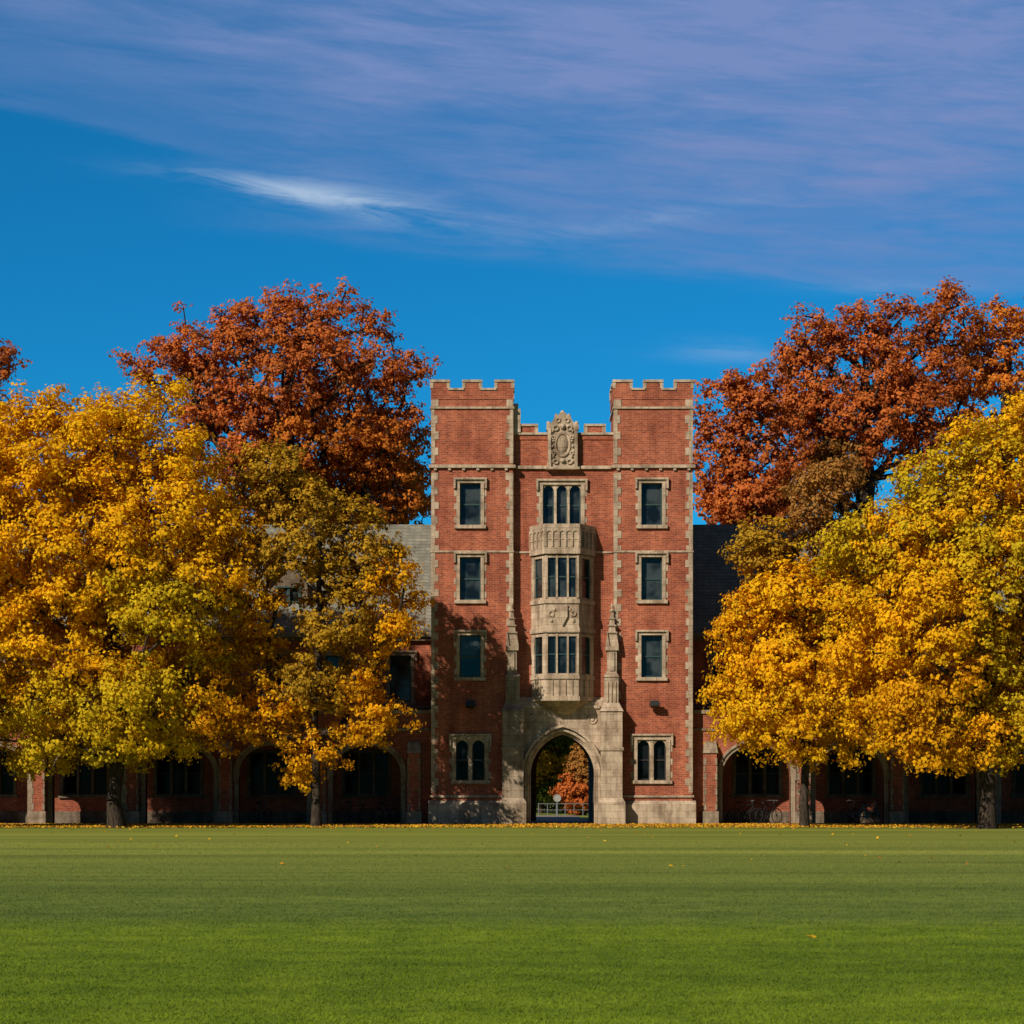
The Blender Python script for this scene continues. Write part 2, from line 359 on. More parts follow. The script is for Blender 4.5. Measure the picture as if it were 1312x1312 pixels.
for x0,x1,oe in ((xl0-.15,X(644),-1),(X(796),xr1+.15,1)):
    pl=MB()
    pl.box(x0,x1,-.17,.3,-.05,Z(1031)); pl.hexa([(x0,-.17,Z(1031)),(x1,-.17,Z(1031)),(x1,.2,Z(1031)),(x0,.2,Z(1031)),(x0,-.02,Z(1026)),(x1,-.02,Z(1026)),(x1,.2,Z(1026)),(x0,.2,Z(1026))])
    if oe<0: pl.box(x0,x0+.25,.3,.54,-.05,Z(1031))
    else: pl.box(x1-.25,x1,.3,.54,-.05,Z(1031))
    pl.done('plinth',M_stone,TW)
acx=X(721); aa=1.40; azs=Z(994); ar=Z(941)-azs
po=MB()
arch_wall(po,X(662),X(780),0,Z(900),.05,.75,acx,aa+.14,azs,ar+.14,'pointed')
arch_ring(po,acx,aa,azs,ar,.15,.32,.74,0,'pointed')
arch_ring(po,acx,aa+.075,azs,ar+.075,.08,.18,.33,0,'pointed')
arch_ring(po,acx,aa+.15,azs,ar+.15,.10,-.02,.2,0,'pointed')
arch_ring(po,acx,aa+.30,azs,ar+.32,.11,-.17,.1,azs-.25,'pointed')
for sx in (-1,1):
    po.box(acx+sx*(aa+.37)-.13,acx+sx*(aa+.37)+.13,-.2,.1,azs-.42,azs-.25)
    for dd_ in (.03,.11): po.tube((acx+sx*(aa+dd_),.16+.9*(0.1-dd_),0.02),(acx+sx*(aa+dd_),.16+.9*(0.1-dd_),azs),.035,.035,6)
po.hexa([(X(662),.05,Z(900)),(X(780),.05,Z(900)),(X(780),.6,Z(900)),(X(662),.6,Z(900)),(X(662),.3,Z(893)),(X(780),.3,Z(893)),(X(780),.6,Z(893)),(X(662),.6,Z(893))])
po.box(X(672),X(769),-.02,.06,Z(908),Z(904))
for sx in (-1,1):
    po.ring((acx+sx*1.3,.03,Z(922)),.17,.04,14); po.blob((acx+sx*1.3,.04,Z(922)),(.1,.06,.1)); po.ring((acx+sx*.95,.04,Z(914)),.08,.03,10)
po.done('portal',M_stone,TW)
for sx in (-1,1):
    c=X(720)+sx*(63/29.3); b=MB(); h=13.5/29.3; mm=M_shadetone if sx<0 else M_stone  # left buttress and pinnacle carry their shade in a darker stone colour
    b.box(c-h-.12,c+h+.12,-.85,.3,-.05,Z(1028)); b.hexa([(c-h-.12,-.85,Z(1028)),(c+h+.12,-.85,Z(1028)),(c+h+.12,.3,Z(1028)),(c-h-.12,.3,Z(1028)),(c-h,-.68,Z(1022)),(c+h,-.68,Z(1022)),(c+h,.3,Z(1022)),(c-h,.3,Z(1022))])
    b.box(c-h,c+h,-.68,.3,Z(1022),Z(912)); b.box(c-h-.05,c+h+.05,-.73,.3,Z(962),Z(958))
    b.hexa([(c-h-.05,-.74,Z(912)),(c+h+.05,-.74,Z(912)),(c+h+.05,.3,Z(912)),(c-h-.05,.3,Z(912)),(c-.33,-.4,Z(901)),(c+.33,-.4,Z(901)),(c+.33,.3,Z(901)),(c-.33,.3,Z(901))])
    b.box(c-.30,c+.30,-.42,.3,Z(903),Z(868)); b.box(c-.2,c-.14,-.46,-.40,Z(900),Z(874)); b.box(c+.14,c+.2,-.46,-.40,Z(900),Z(874)); b.box(c-.03,c+.03,-.46,-.40,Z(900),Z(874))
    b.hexa([(c-.34,-.46,Z(868)),(c+.34,-.46,Z(868)),(c+.34,.3,Z(868)),(c-.34,.3,Z(868)),(c-.2,-.3,Z(861)),(c+.2,-.3,Z(861)),(c+.2,.3,Z(861)),(c-.2,.3,Z(861))])
    b.done('buttress',mm,TW)
    p=MB(); c2=c+sx*0.03
    p.box(c2-.2,c2+.2,-.28,.3,Z(864),Z(822)); p.box(c2-.28,c2+.28,-.36,.3,Z(834),Z(829)); p.box(c2-.1,c2+.1,-.34,-.2,Z(860),Z(836))
    for dx in (-.2,.2): p.extr([(c2+dx-.09,Z(829)),(c2+dx+.09,Z(829)),(c2+dx,Z(812))],-.34,-.16)
    S=[(c2-.2,-.28),(c2+.2,-.28),(c2+.2,.12),(c2-.2,.12)]; T=[(c2-.035,-.115),(c2+.035,-.115),(c2+.035,-.045),(c2-.035,-.045)]
    p.prism(S,T,Z(822),Z(780)); 
    for zz in (812,803,794): 
        r=.2*(zz-778)/40+.06; p.box(c2-r,c2+r,-.08-r,-.08+r,Z(zz),Z(zz)+.06)
    p.blob((c2,-.08,Z(783)),(.12,.12,.09)); p.blob((c2,-.08,Z(777)),(.06,.06,.12))
    p.done('pinnacle',mm,TW)
# oriel bay
ox0,ox1,of0,of1=X(680),X(762),X(699),X(741); YO=-.80
def plan(e): return [(ox0-e,YC+.05),(of0-e*.6,YO-e),(of1+e*.6,YO-e),(ox1+e,YC+.05)]
orl=MB()
for zb,zt,e in ((704,676,.03),(712,704,.09),(812,768,0),(775,770,.06),(812,806,.06),(896,866,.0),(871,866,.05),(899,893,.07),(679,674,.08)):
    orl.prism(plan(e),plan(e),Z(zb)+.002*e,Z(zt))
orl.prism([(acx-.35,YC+.05),(acx-.25,.0),(acx+.25,.0),(acx+.35,YC+.05)],plan(-.05),Z(916),Z(899))
pp=plan(0)
fac=[(pp[0],pp[1],1),(pp[1],pp[2],3),(pp[2],pp[3],1)]
for p0,p1,n in fac:
    L=math.hypot(p1[0]-p0[0],p1[1]-p0[1])
    m=5 if n==3 else 4
    for i in range(m+1):
        t=L*i/m; orl.slab(p0,p1,t-.03,t+.03,.02,.09,Z(703),Z(679))
    for i in range(m):
        for j in range(4):
            orl.slab(p0,p1,L*(i+j/8)/m,L*(i+(j+1)/8)/m,.02,.075,Z(683)-.0-.10*(1-j/3.2)**2,Z(679)); orl.slab(p0,p1,L*(i+1-(j+1)/8)/m,L*(i+1-j/8)/m,.02,.075,Z(683)-.10*(1-j/3.2)**2,Z(679))
        orl.slab(p0,p1,L*i/m,L*(i+1)/m,.02,.06,Z(694),Z(692.5))
    for zb,zt in ((769,713),(866,813)):
        for i in range(n+1):
            t=L*i/n; hw=.08 if i in (0,n) else .04
            orl.slab(p0,p1,max(0,t-hw) if i else 0,min(L,t+hw) if i<n else L,-.16,-.0,Z(zb),Z(zt))
        if n==1:
            orl.slab(p0,p1,.08,.30,-.15,-.01,Z(zb),Z(zt)); orl.slab(p0,p1,L-.34,L-.08,-.15,-.01,Z(zb),Z(zt))
        orl.slab(p0,p1,.08,L-.08,-.15,-.02,Z(zt)-.13,Z(zt)); orl.slab(p0,p1,.08,L-.08,-.15,-.02,Z(zb),Z(zb)+.07)
    for i in range(1,(5 if n==3 else 3)):
        t=L*i/(5 if n==3 else 3); orl.slab(p0,p1,t-.02,t+.02,0,.04,Z(893),Z(872))
cxo=(of0+of1)/2
orl.extr([(cxo-.22,Z(777)),(cxo+.22,Z(777)),(cxo+.22,Z(792)),(cxo,Z(804)),(cxo-.22,Z(792))][::-1],YO-.1,YO+.02)
for sx in (-1,1):
    for j in range(3): orl.blob((cxo+sx*(.34+.07*j),YO,Z(783+7*j)),(.08,.07,.10))
    orl.ring((cxo+sx*.48,YO-.02,Z(788)),.11,.035,12)
ORI=orl.done('oriel_window',M_stone,TW)
for zb,zt in ((769,713),(866,813)):
    g=MB(); fr=MB()
    for p0,p1,n in fac:
        L=math.hypot(p1[0]-p0[0],p1[1]-p0[1])
        g.slab(p0,p1,-.02,L+.02,-.14,-.12,Z(zb),Z(zt))
        for i in range(n):
            a=L*i/n+.05; b=L*(i+1)/n-.05; 
            if n==1: a,b=.30,L-.34
            fr.slab(p0,p1,a,a+.035,-.13,-.07,Z(zb),Z(zt)); fr.slab(p0,p1,b-.035,b,-.13,-.07,Z(zb),Z(zt)); fr.slab(p0,p1,a+.035,b-.035,-.13,-.075,(Z(zb)+Z(zt))/2-.03,(Z(zb)+Z(zt))/2+.03)
    g.done('glass',M_glass,ORI); fr.done('frame',M_teal,ORI)
# crest
cr=MB(); c0=X(721); y0=YC-.2
cr.extr([(c0-.68,Z(600)),(c0+.68,Z(600)),(c0+.68,Z(592)),(c0+.60,Z(588)),(c0+.60,Z(552)),(c0+.72,Z(549)),(c0+.70,Z(543)),(c0+.50,Z(541)),(c0+.40,Z(537)),(c0+.33,Z(531)),(c0+.20,Z(531)),(c0+.10,Z(528)),(c0,Z(527)),(c0-.10,Z(528)),(c0-.20,Z(531)),(c0-.33,Z(531)),(c0-.40,Z(537)),(c0-.50,Z(541)),(c0-.70,Z(543)),(c0-.72,Z(549)),(c0-.60,Z(552)),(c0-.60,Z(588)),(c0-.68,Z(592))],y0,YC+.35)
cr.blob((c0,y0+.02,Z(569)),(.25,.15,.44),14); cr.ring((c0,y0-.02,Z(569)),.31,.055,24,6,1.6)
for sx in (-1,1):
    cr.box(c0+sx*.58-.07,c0+sx*.58+.07,y0-.10,y0+.05,Z(598),Z(549))
    for j in range(7): cr.blob((c0+sx*(.44+.04*math.sin(j*2.1)),y0-.02,Z(552+6.5*j)),(.06,.08,.07))
    for zz,r_ in ((548,.11),(591,.10),(560,.07),(580,.07)): cr.ring((c0+sx*(.30 if r_>.08 else .40),y0-.04,Z(zz)),r_,.035,12)
    cr.blob((c0+sx*.62,YC,Z(541)),(.09,.09,.11)); cr.blob((c0+sx*.28,YC,Z(531)),(.08,.09,.09))
    cr.ring((c0+sx*.2,y0-.02,Z(538)),.09,.035,12)
cr.blob((c0,y0-.04,Z(546)),(.12,.12,.13)); cr.blob((c0,y0-.05,Z(590)),(.12,.1,.1))
cr.blob((c0,YC,Z(527)),(.1,.1,.1)); cr.box(c0-.74,c0+.74,y0-.12,YC,Z(601),Z(598))
cr.done('carved_crest',M_stone,TW)
pa=MB()
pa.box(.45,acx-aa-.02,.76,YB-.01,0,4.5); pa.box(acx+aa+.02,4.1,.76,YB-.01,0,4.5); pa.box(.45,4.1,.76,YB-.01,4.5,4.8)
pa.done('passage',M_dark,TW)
rf=MB(); rf.box(xl0+.41,xr1-.41,YC+.41,YB-.01,Z(575),Z(570)); rf.done('roof',M_slate,TW)
for cx in (603,838):
    fl=MB(); x=X(cx); z=Z(904)
    fl.box(x-.06,x+.06,-.28,0,z-.05,z+.03); fl.hexa([(x-.19,-.52,z-.02),(x+.19,-.52,z-.02),(x+.15,-.24,z-.14),(x-.15,-.24,z-.14),(x-.19,-.46,z+.2),(x+.19,-.46,z+.2),(x+.13,-.2,z+.12),(x-.13,-.2,z+.12)])
    fl.box(x-.22,x-.19,-.42,-.2,z-.1,z+.12); fl.box(x+.19,x+.22,-.42,-.2,z-.1,z+.12)
    fl.done('floodlight',M_black,TW)

# ------------------------------------------------------------------ wings with arcades
def wing(piers,xa,xb,winpx,dormpx,label):
    E=thing('residence_hall_wing',((xa+xb)/2,6,0),label,'building')
    Y0,Y1=.55,1.05; ztop=Z(914); ar=MB()
    ps=sorted(piers); 
    arch_a=1.5; zs=Z(996); r=Z(955)-zs
    if ps[0]>xa: ar.box(xa,ps[0],Y0,Y1,0,ztop)
    if xb>ps[-1]: ar.box(ps[-1],xb,Y0,Y1,0,ztop)
    for a,b in zip(ps,ps[1:]):
        c=(a+b)/2
        arch_wall(ar,a,b,0,ztop,Y0,Y1,c,arch_a,zs,r)
        s=MB(); arch_ring(s,c,arch_a,zs,r,.20,Y0-.05,Y0+.3,0); arch_ring(s,c,arch_a+.15,zs,r+.15,.10,Y0-.12,Y0+.05,zs-.15)
        s.done('arch_surround',M_shadetone,E)
    ar.done('arcade_wall',M_brick,E)
    for p in ps:
        cap=MB()
        b=MB(); b.box(p-.26,p+.26,Y0-.42,Y0-.001,.6,Z(965)); B_=b.done('pier',M_brick,E)
        cap.box(p-.34,p+.34,Y0-.5,Y0-.002,-.05,.6); cap.hexa([(p-.32,Y0-.48,Z(965)),(p+.32,Y0-.48,Z(965)),(p+.32,Y0,Z(965)),(p-.32,Y0,Z(965)),(p-.26,Y0-.12,Z(950)),(p+.26,Y0-.12,Z(950)),(p+.26,Y0,Z(950)),(p-.26,Y0,Z(950))])
        k=0; z=.65
        while z<Z(965)-.3:
            w=.04 if k%2 else .09
            cap.box(p-.28,p-.28+w,Y0-.44,Y0-.003,z,z+.28); cap.box(p+.28-w,p+.28,Y0-.44,Y0-.003,z,z+.28); k+=1; z+=.33
        cap.done('stone_dressing',M_shadetone,B_)
    stn=MB(); stn.box(xa,xb,Y0-.08,Y1+.05,ztop,ztop+.16); stn.done('coping',M_shadetone,E)
    stn=MB(); stn.box(xa,xb,Y0-.06,Y0+.05,Z(936),Z(936)+.1); stn.done('string_course',M_shadetone,E)
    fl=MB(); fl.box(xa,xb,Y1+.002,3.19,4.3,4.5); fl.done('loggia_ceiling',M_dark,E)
    YW=3.2; D=103.2; ze=PZ(815,D); holes=[]
    for px in winpx:
        c=PX(px,D); 
        if xa+.8<c<xb-.5: holes.append((c-.5,c+.5,PZ(899,D),PZ(840,D),0))
    for a,b in zip(ps,ps[1:]):
        c=(a+b)/2*1.03; holes.append((c-1.0,c+1.0,PZ(1018,D),PZ(964,D),1))
    mw=MB(); wall_holes(mw,xa,xb,0,ze,YW,holes,.35)
    mw.box(xa,xa+.35,YW+.36,11.7,0,ze); mw.box(xb-.35,xb,YW+.36,11.7,0,ze); mw.box(xa+.36,xb-.36,11.35,11.69,0,ze)
    for xx in (xa,xb-.35): mw.hexa([(xx,YW,ze),(xx+.35,YW,ze),(xx+.35,11.6,ze),(xx,11.6,ze),(xx,7.3,13.6),(xx+.35,7.3,13.6),(xx+.35,7.6,13.6),(xx,7.6,13.6)])
    mw.done('wall',M_brick,E)
    for h in holes:
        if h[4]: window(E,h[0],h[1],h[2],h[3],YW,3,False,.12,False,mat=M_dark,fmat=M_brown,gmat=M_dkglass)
        else: window(E,h[0],h[1],h[2],h[3],YW,1,True,.13,False,mat=M_shadetone)
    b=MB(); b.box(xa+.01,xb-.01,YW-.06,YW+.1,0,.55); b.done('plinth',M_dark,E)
    b=MB(); b.box(xa+.01,xb-.01,YW-.07,YW+.1,PZ(908,D),PZ(904,D)); b.done('stone_band',M_shadetone,E)
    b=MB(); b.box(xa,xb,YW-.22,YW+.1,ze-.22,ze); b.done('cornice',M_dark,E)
    r_=MB(); zr=PZ(677,107.5); ye=YW-.35; yr=7.5; t=.18
    r_.hexa([(xa,ye,ze-.05),(xb,ye,ze-.05),(xb,yr,zr),(xa,yr,zr),(xa,ye-.02,ze+t-.05),(xb,ye-.02,ze+t-.05),(xb,yr,zr+t),(xa,yr,zr+t)])
    r_.hexa([(xa,yr,zr),(xb,yr,zr),(xb,12.1,ze-.05),(xa,12.1,ze-.05),(xa,yr,zr+t),(xb,yr,zr+t),(xb,12.1,ze+t-.05),(xa,12.1,ze+t-.05)])
    R=r_.done('roof',M_slate,E)
    for px in dormpx:
        Dd=104; c=PX(px,Dd); y=3.9; zb=9.0; zt=10.9
        d=MB(); wall_holes(d,c-.85,c+.85,zb,zt,y,[(c-.5,c+.5,zb+.45,zt-.2)],.25); d.box(c-.85,c-.7,y+.26,6,zb,zt); d.box(c+.7,c+.85,y+.26,6,zb,zt)
        d.extr([(c-.85,zt),(c+.85,zt),(c,zt+.95)],y,y+.25)
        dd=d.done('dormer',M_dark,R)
        window(E,c-.5,c+.5,zb+.45,zt-.2,y,2,False,.06,False,.2,mat=M_teal)
        e=MB()
        for s in (-1,1): e.hexa([(c+s*1.0,y-.2,zt-.12),(c,y-.2,zt+1.0),(c,6.9,zt+1.0),(c+s*1.0,6.9,zt-.12),(c+s*1.0,y-.2,zt-.0),(c,y-.2,zt+1.13),(c,6.9,zt+1.13),(c+s*1.0,6.9,zt-.0)])
        e.done('dormer_roof',M_slate,R)
    return E
pl_=[X(p) for p in (530,408,288,168,48,-72,-192)]
pr_=[X(p) for p in (911,1031,1151,1270,1390,1510)]
wing(pl_,X(-192),xl0-.01,[513,431,349,267,185,103,21],[370,205,50],'two storey brick wing with arched arcade and sunlit grey slate roof')
wing(pr_,xr1+.01,X(1510),[927,1009,1091,1173,1255,1337],[1070,1235],'two storey brick wing with arcade, roof partly in tower shadow')

# ------------------------------------------------------------------ trees
PAL={
 'gold':[(0.84,0.48,0.012),(0.80,0.48,0.014),(0.68,0.44,0.016),(0.80,0.40,0.01)],
 'amber':[(0.78,0.38,0.010),(0.80,0.43,0.012),(0.66,0.32,0.012),(0.72,0.42,0.016)],
 'lime':[(0.68,0.46,0.016),(0.56,0.42,0.018),(0.74,0.46,0.014),(0.42,0.35,0.02)],
 'rust':[(0.54,0.145,0.040),(0.62,0.185,0.045),(0.42,0.11,0.036),(0.66,0.22,0.048)],
 'orange':[(0.64,0.21,0.033),(0.68,0.25,0.033),(0.52,0.16,0.03),(0.58,0.175,0.03)],
 'brown':[(0.40,0.21,0.055),(0.44,0.23,0.05),(0.31,0.16,0.05),(0.43,0.17,0.04)],
 'olive':[(0.42,0.26,0.028),(0.52,0.31,0.02),(0.33,0.21,0.03),(0.58,0.32,0.018)],
 'green':[(0.08,0.13,0.02),(0.12,0.16,0.02),(0.16,0.18,0.02),(0.1,0.12,0.02)],
}
def leafmesh(name,P,Nn,S,C,mat,parent,origin,rng):
    n=len(P); r=rng.normal(size=(n,3)); Nn=Nn/np.linalg.norm(Nn,axis=1,keepdims=True)
    U=np.cross(Nn,r); U/=np.linalg.norm(U,axis=1,keepdims=True)+1e-9; V=np.cross(Nn,U)
    S=S[:,None]; bend=Nn*S*0.18
    v=np.stack([P-U*S*0.5,P-V*S*0.42+bend,P+U*S*0.55,P+V*S*0.42+bend],1).reshape(-1,3)-np.array(origin)
    me=bpy.data.meshes.new(name); me.vertices.add(4*n); me.vertices.foreach_set('co',v.astype(np.float32).ravel())
    me.loops.add(4*n); me.loops.foreach_set('vertex_index',np.arange(4*n,dtype=np.int32))
    me.polygons.add(n); me.polygons.foreach_set('loop_start',np.arange(0,4*n,4,dtype=np.int32))
    me.polygons.foreach_set('loop_total',np.full(n,4,dtype=np.int32))
    me.update(calc_edges=True)
    at=me.attributes.new('leafcol','FLOAT_COLOR','POINT')
    c=np.ones((n,4,4),np.float32); c[:,:,:3]=C[:,None,:]; at.data.foreach_set('color',c.ravel())
    me.materials.append(mat); o=bpy.data.objects.new(name,me); COL.objects.link(o); place(o,parent,origin); return o
def tree(base_px,D,blobs,nc,nl,cr,ls,seed,label,name='maple_tree',cat='tree',trunk_r=.33,fork=3.2,tipr=.022,lean=0,group=None,shell=.5,rag=.12,droop=0.0):
    rng=np.random.default_rng(seed); bx=PX(base_px,D); by=D-100.0
    E=thing(name,(bx,by,0),label,cat,group)
    B=[]
    for b in blobs:
        px,py,rx,rz,pal=b[:5]; dy=b[5] if len(b)>5 else 0
        Rx=rx*D/F; B.append((PX(px,D),by+dy,PZ(py,D),Rx,(b[6] if len(b)>6 else Rx*.85),rz*D/F,pal))
    vol=np.array([(b[3]*b[4]*b[5])**.75 for b in B]); pr=vol/vol.sum()
    cen=[];pal=[]
    while len(cen)<nc:
        k=rng.choice(len(B),p=pr); b=B[k]; d=rng.normal(size=3); d/=np.linalg.norm(d)
        rad=shell+(1-shell)*rng.random()**.6; rad*=1+rag*rng.normal()
        p=np.array([b[0]+d[0]*rad*b[3],b[1]+d[1]*rad*b[4],b[2]+d[2]*rad*b[5]])
        if cen:
            dd=np.min(np.linalg.norm(np.array(cen)-p,axis=1))
            if dd<cr*.62 and rng.random()<.9: continue
        cen.append(p); pal.append(b[6])
    cen=np.array(cen); cc=cen.mean(0)
    nodes=[np.array([bx,by,-.1])]; par=[-1]; plen=[0.]
    ztop=cc[2]+(cen[:,2].max()-cc[2])*.45; nseg=max(5,int(ztop/1.1)); tgt=cc[:2]
    for i in range(1,nseg+1):
        t=i/nseg; w=max(0,(t-.25)/.75)**1.3
        nodes.append(np.array([bx+(tgt[0]-bx)*w*.75+rng.normal()*.07+lean*t,by+(tgt[1]-by)*w*.75+rng.normal()*.07,ztop*t])); par.append(i-1); plen.append(plen[-1]+ztop/nseg)
    nt_=len(nodes); order=np.argsort(np.linalg.norm((cen-np.array([tgt[0],tgt[1],fork+1.5]))*np.array([1,1,.8]),axis=1))
    cnt=[0]*nt_
    for oi in order:
        p=cen[oi]; A=np.array(nodes); d=np.linalg.norm(A-p,axis=1); cost=d+.22*np.array(plen)*1.0+np.where(A[:,2]>p[2]+.15,2.5,0)+np.where(A[:,2]<fork*.9,50,0)
        j=int(np.argmin(cost)); L=d[j]; ns=max(1,int(L/1.0)); a=nodes[j]; last=j
        for s in range(1,ns+1):
            t=s/ns; q_=a+(p-a)*t; q_[2]-=.10*L*math.sin(math.pi*t)*.6
            if s<ns: q_+=rng.normal(size=3)*.09
            nodes.append(q_); par.append(last); plen.append(plen[last]+L/ns); cnt.append(0); last=len(nodes)-1
        k=last
        while k>=0: cnt[k]+=1; k=par[k]
    mb=MB(); tot=max(cnt)
    def R(k): 
        r=tipr*max(1,cnt[k])**.5; r=min(r,trunk_r) if k>=nt_ else max(.05,trunk_r*(cnt[k]/tot)**.45)
        return r
    for k in range(1,len(nodes)):
        j=par[k]; r1=R(k); r0=R(j) if (j<nt_)==(k<nt_) else min(R(j),r1*1.3)
        if j==0: r0=trunk_r*1.45
        mb.tube(nodes[j],nodes[k],min(r0,r1*1.5),r1,9 if k<nt_ else 5,False)
    Ps=[];Ns=[];Ss=[];Cs=[]
    for i in range(nc):
        c=cen[i]; R_=cr*(.6+.8*rng.random()); m=int(nl*(R_/cr)**2*(.7+.6*rng.random())); sub=13
        oc=(c-cc)/(np.linalg.norm(c-cc)+1e-6)
        sc=rng.normal(size=(sub,3)); sc/=np.linalg.norm(sc,axis=1,keepdims=True); sc*=R_*(.3+.95*rng.random((sub,1))**.9); sc[:,2]*=.62
        sc+=oc*R_*.15; sc[:,2]-=droop*R_*(np.linalg.norm(sc[:,:2],axis=1)/R_)**2
        if i%2==0:
            for q_ in sc[:5]: mb.tube(c,c+q_,tipr*.6,tipr*.25,3,False)
        which=rng.integers(0,sub,m); g=rng.normal(size=(m,3))*R_*.17; g[:,2]*=.75
        rel=sc[which]+g; P=c+rel
        outw=rel/(np.linalg.norm(rel,axis=1,keepdims=True)+1e-6)
        subout=g/(np.linalg.norm(g,axis=1,keepdims=True)+1e-6)
        Nn=outw*.6+subout*.45+oc*.3+np.array([0,0,.4])+rng.normal(size=(m,3))*.36
        pa_=np.array(PAL[pal[i]]); w=rng.dirichlet(np.ones(4)*1.6); base=(pa_*w[:,None]).sum(0)*(.84+.30*rng.random())
        C=base[None,:]*(1+.12*rng.normal(size=(m,1))).clip(.5,1.5)*(1+.04*rng.normal(size=(m,3)))
        mixp=pa_[rng.integers(0,4,m)]; C=C*.72+mixp*.28
        Ps.append(P);Ns.append(Nn);Ss.append(ls*(.65+.7*rng.random(m)));Cs.append(C.clip(.003,.92))
    mb.done('trunk',M_bark,E,(bx,by,0),True)
    leafmesh('crown',np.concatenate(Ps),np.concatenate(Ns),np.concatenate(Ss),np.concatenate(Cs),M_leaf,E,tuple(cc),rng)
    return E
G1='golden maples along the lawn edge'; G2='rust coloured oaks behind the hall'
tree(150,93,[(70,590,95,90,'gold'),(185,580,72,78,'gold'),(140,540,90,42,'gold'),(90,700,120,110,'gold'),(215,680,95,110,'gold'),(60,830,115,110,'gold'),(200,800,115,110,'lime'),(260,740,68,95,'gold'),(150,905,130,60,'lime'),(250,880,75,70,'amber'),(20,930,90,40,'lime')],440,370,.95,.145,11,'broad golden yellow maple tree with dense crown beside arcade','maple_tree',trunk_r=.29,group=G1,rag=.12,droop=.25)
tree(-95,92,[(-70,610,90,105,'gold'),(-60,760,105,130,'gold'),(-60,900,100,75,'lime')],150,290,.95,.165,12,'golden yellow maple tree with dense crown beside arcade','maple_tree',group=G1,droop=.25)
tree(405,94,[(355,615,48,46,'olive'),(420,655,60,38,'olive'),(385,705,78,42,'olive'),(462,710,50,36,'olive'),(508,744,44,36,'amber'),(335,800,34,58,'amber'),(440,785,56,44,'olive'),(350,910,48,42,'amber'),(472,893,38,50,'amber'),(385,970,38,24,'amber'),(405,860,60,44,'olive'),(490,800,42,32,'amber')],230,215,.66,.14,13,'thin ochre maple tree with open crown against the brick hall','maple_tree',trunk_r=.18,group=G1,tipr=.026,rag=.1,droop=.3)
tree(1031,94,[(985,705,42,40,'olive'),(1045,645,38,55,'brown'),(1010,770,75,60,'gold'),(965,810,42,60,'amber'),(1050,850,90,80,'gold'),(970,890,48,50,'gold'),(1030,930,72,38,'gold'),(1090,760,60,70,'lime')],245,340,.82,.142,14,'smaller amber maple tree with slender trunk beside arcade','maple_tree',trunk_r=.17,group=G1,rag=.12,droop=.25)
tree(1265,91,[(1265,605,60,60,'lime'),(1300,580,60,70,'gold'),(1190,650,70,55,'lime'),(1160,700,60,50,'gold'),(1110,715,50,50,'lime'),(1335,580,90,90,'gold'),(1190,780,110,90,'gold'),(1300,760,120,110,'lime'),(1250,690,80,70,'gold'),(1220,905,105,60,'amber'),(1320,905,110,62,'lime'),(1130,870,60,80,'gold'),(1370,740,90,160,'gold')],450,370,.95,.145,15,'large golden maple tree with spreading crown and dark trunk','maple_tree',trunk_r=.29,group=G1,rag=.12,droop=.25)
tree(365,122,[(395,405,60,44,'rust'),(335,425,58,44,'rust'),(270,440,60,44,'rust'),(450,435,55,50,'rust'),(210,472,48,30,'rust'),(360,490,150,65,'rust'),(505,520,42,65,'rust'),(520,468,28,28,'rust'),(430,570,105,50,'orange'),(505,620,50,45,'orange'),(300,560,90,60,'rust')],560,105,.66,.17,21,'tall rust red oak with open branching above the slate roof','oak_tree',trunk_r=.55,fork=9,group=G2,tipr=.032,shell=.35,rag=.11)
tree(470,127,[(455,620,90,50,'orange'),(525,610,30,60,'orange'),(330,630,80,40,'orange'),(400,650,110,35,'orange'),(480,570,60,40,'orange'),(525,655,35,25,'orange')],230,130,.8,.2,31,'low orange oak filling the gap above the slate roof','oak_tree',trunk_r=.35,fork=6,group=G2)
tree(-45,124,[(-25,475,50,46,'rust'),(-60,540,70,90,'rust')],90,115,.75,.2,22,'rust red oak rising behind the golden maples','oak_tree',trunk_r=.4,fork=8,group=G2)
tree(945,118,[(930,530,36,52,'rust'),(965,500,34,36,'rust'),(925,610,40,60,'rust'),(980,580,50,85,'rust'),(960,650,60,45,'rust')],210,110,.66,.18,23,'rust red oak close behind the brick tower','oak_tree',trunk_r=.4,fork=8,group=G2,rag=.13)
tree(1110,123,[(1050,440,46,42,'rust'),(1030,490,48,60,'rust'),(1035,550,45,75,'rust'),(1110,430,42,45,'rust'),(1165,420,36,38,'rust'),(1215,410,34,42,'rust'),(1110,540,95,90,'rust'),(1180,510,60,80,'rust'),(1070,610,60,60,'brown')],470,103,.66,.17,24,'tall rust red oak with upright crown behind the hall','oak_tree',trunk_r=.55,fork=9,group=G2,tipr=.034,shell=.35,rag=.13)
tree(1290,125,[(1290,425,46,44,'orange'),(1240,470,42,50,'orange'),(1340,435,50,62,'orange'),(1280,520,75,70,'orange')],150,105,.7,.18,25,'orange red oak with thinning crown behind the maples','oak_tree',trunk_r=.45,fork=9,group=G2,rag=.15)
G3='small trees in the court beyond the gateway'
tree(748,132,[(750,980,18,26,'brown'),(742,1018,20,18,'rust'),(728,1006,12,12,'rust')],90,190,.45,.13,27,'small orange red tree seen through the gateway','maple_tree',trunk_r=.12,fork=.5,group=G3)
tree(693,142,[(698,975,28,24,'olive'),(716,958,34,16,'green'),(692,1005,16,20,'green'),(712,1018,20,14,'green'),(735,965,20,16,'olive')],130,160,.6,.16,28,'small green tree seen through the gateway','maple_tree',trunk_r=.14,fork=.6,group=G3)
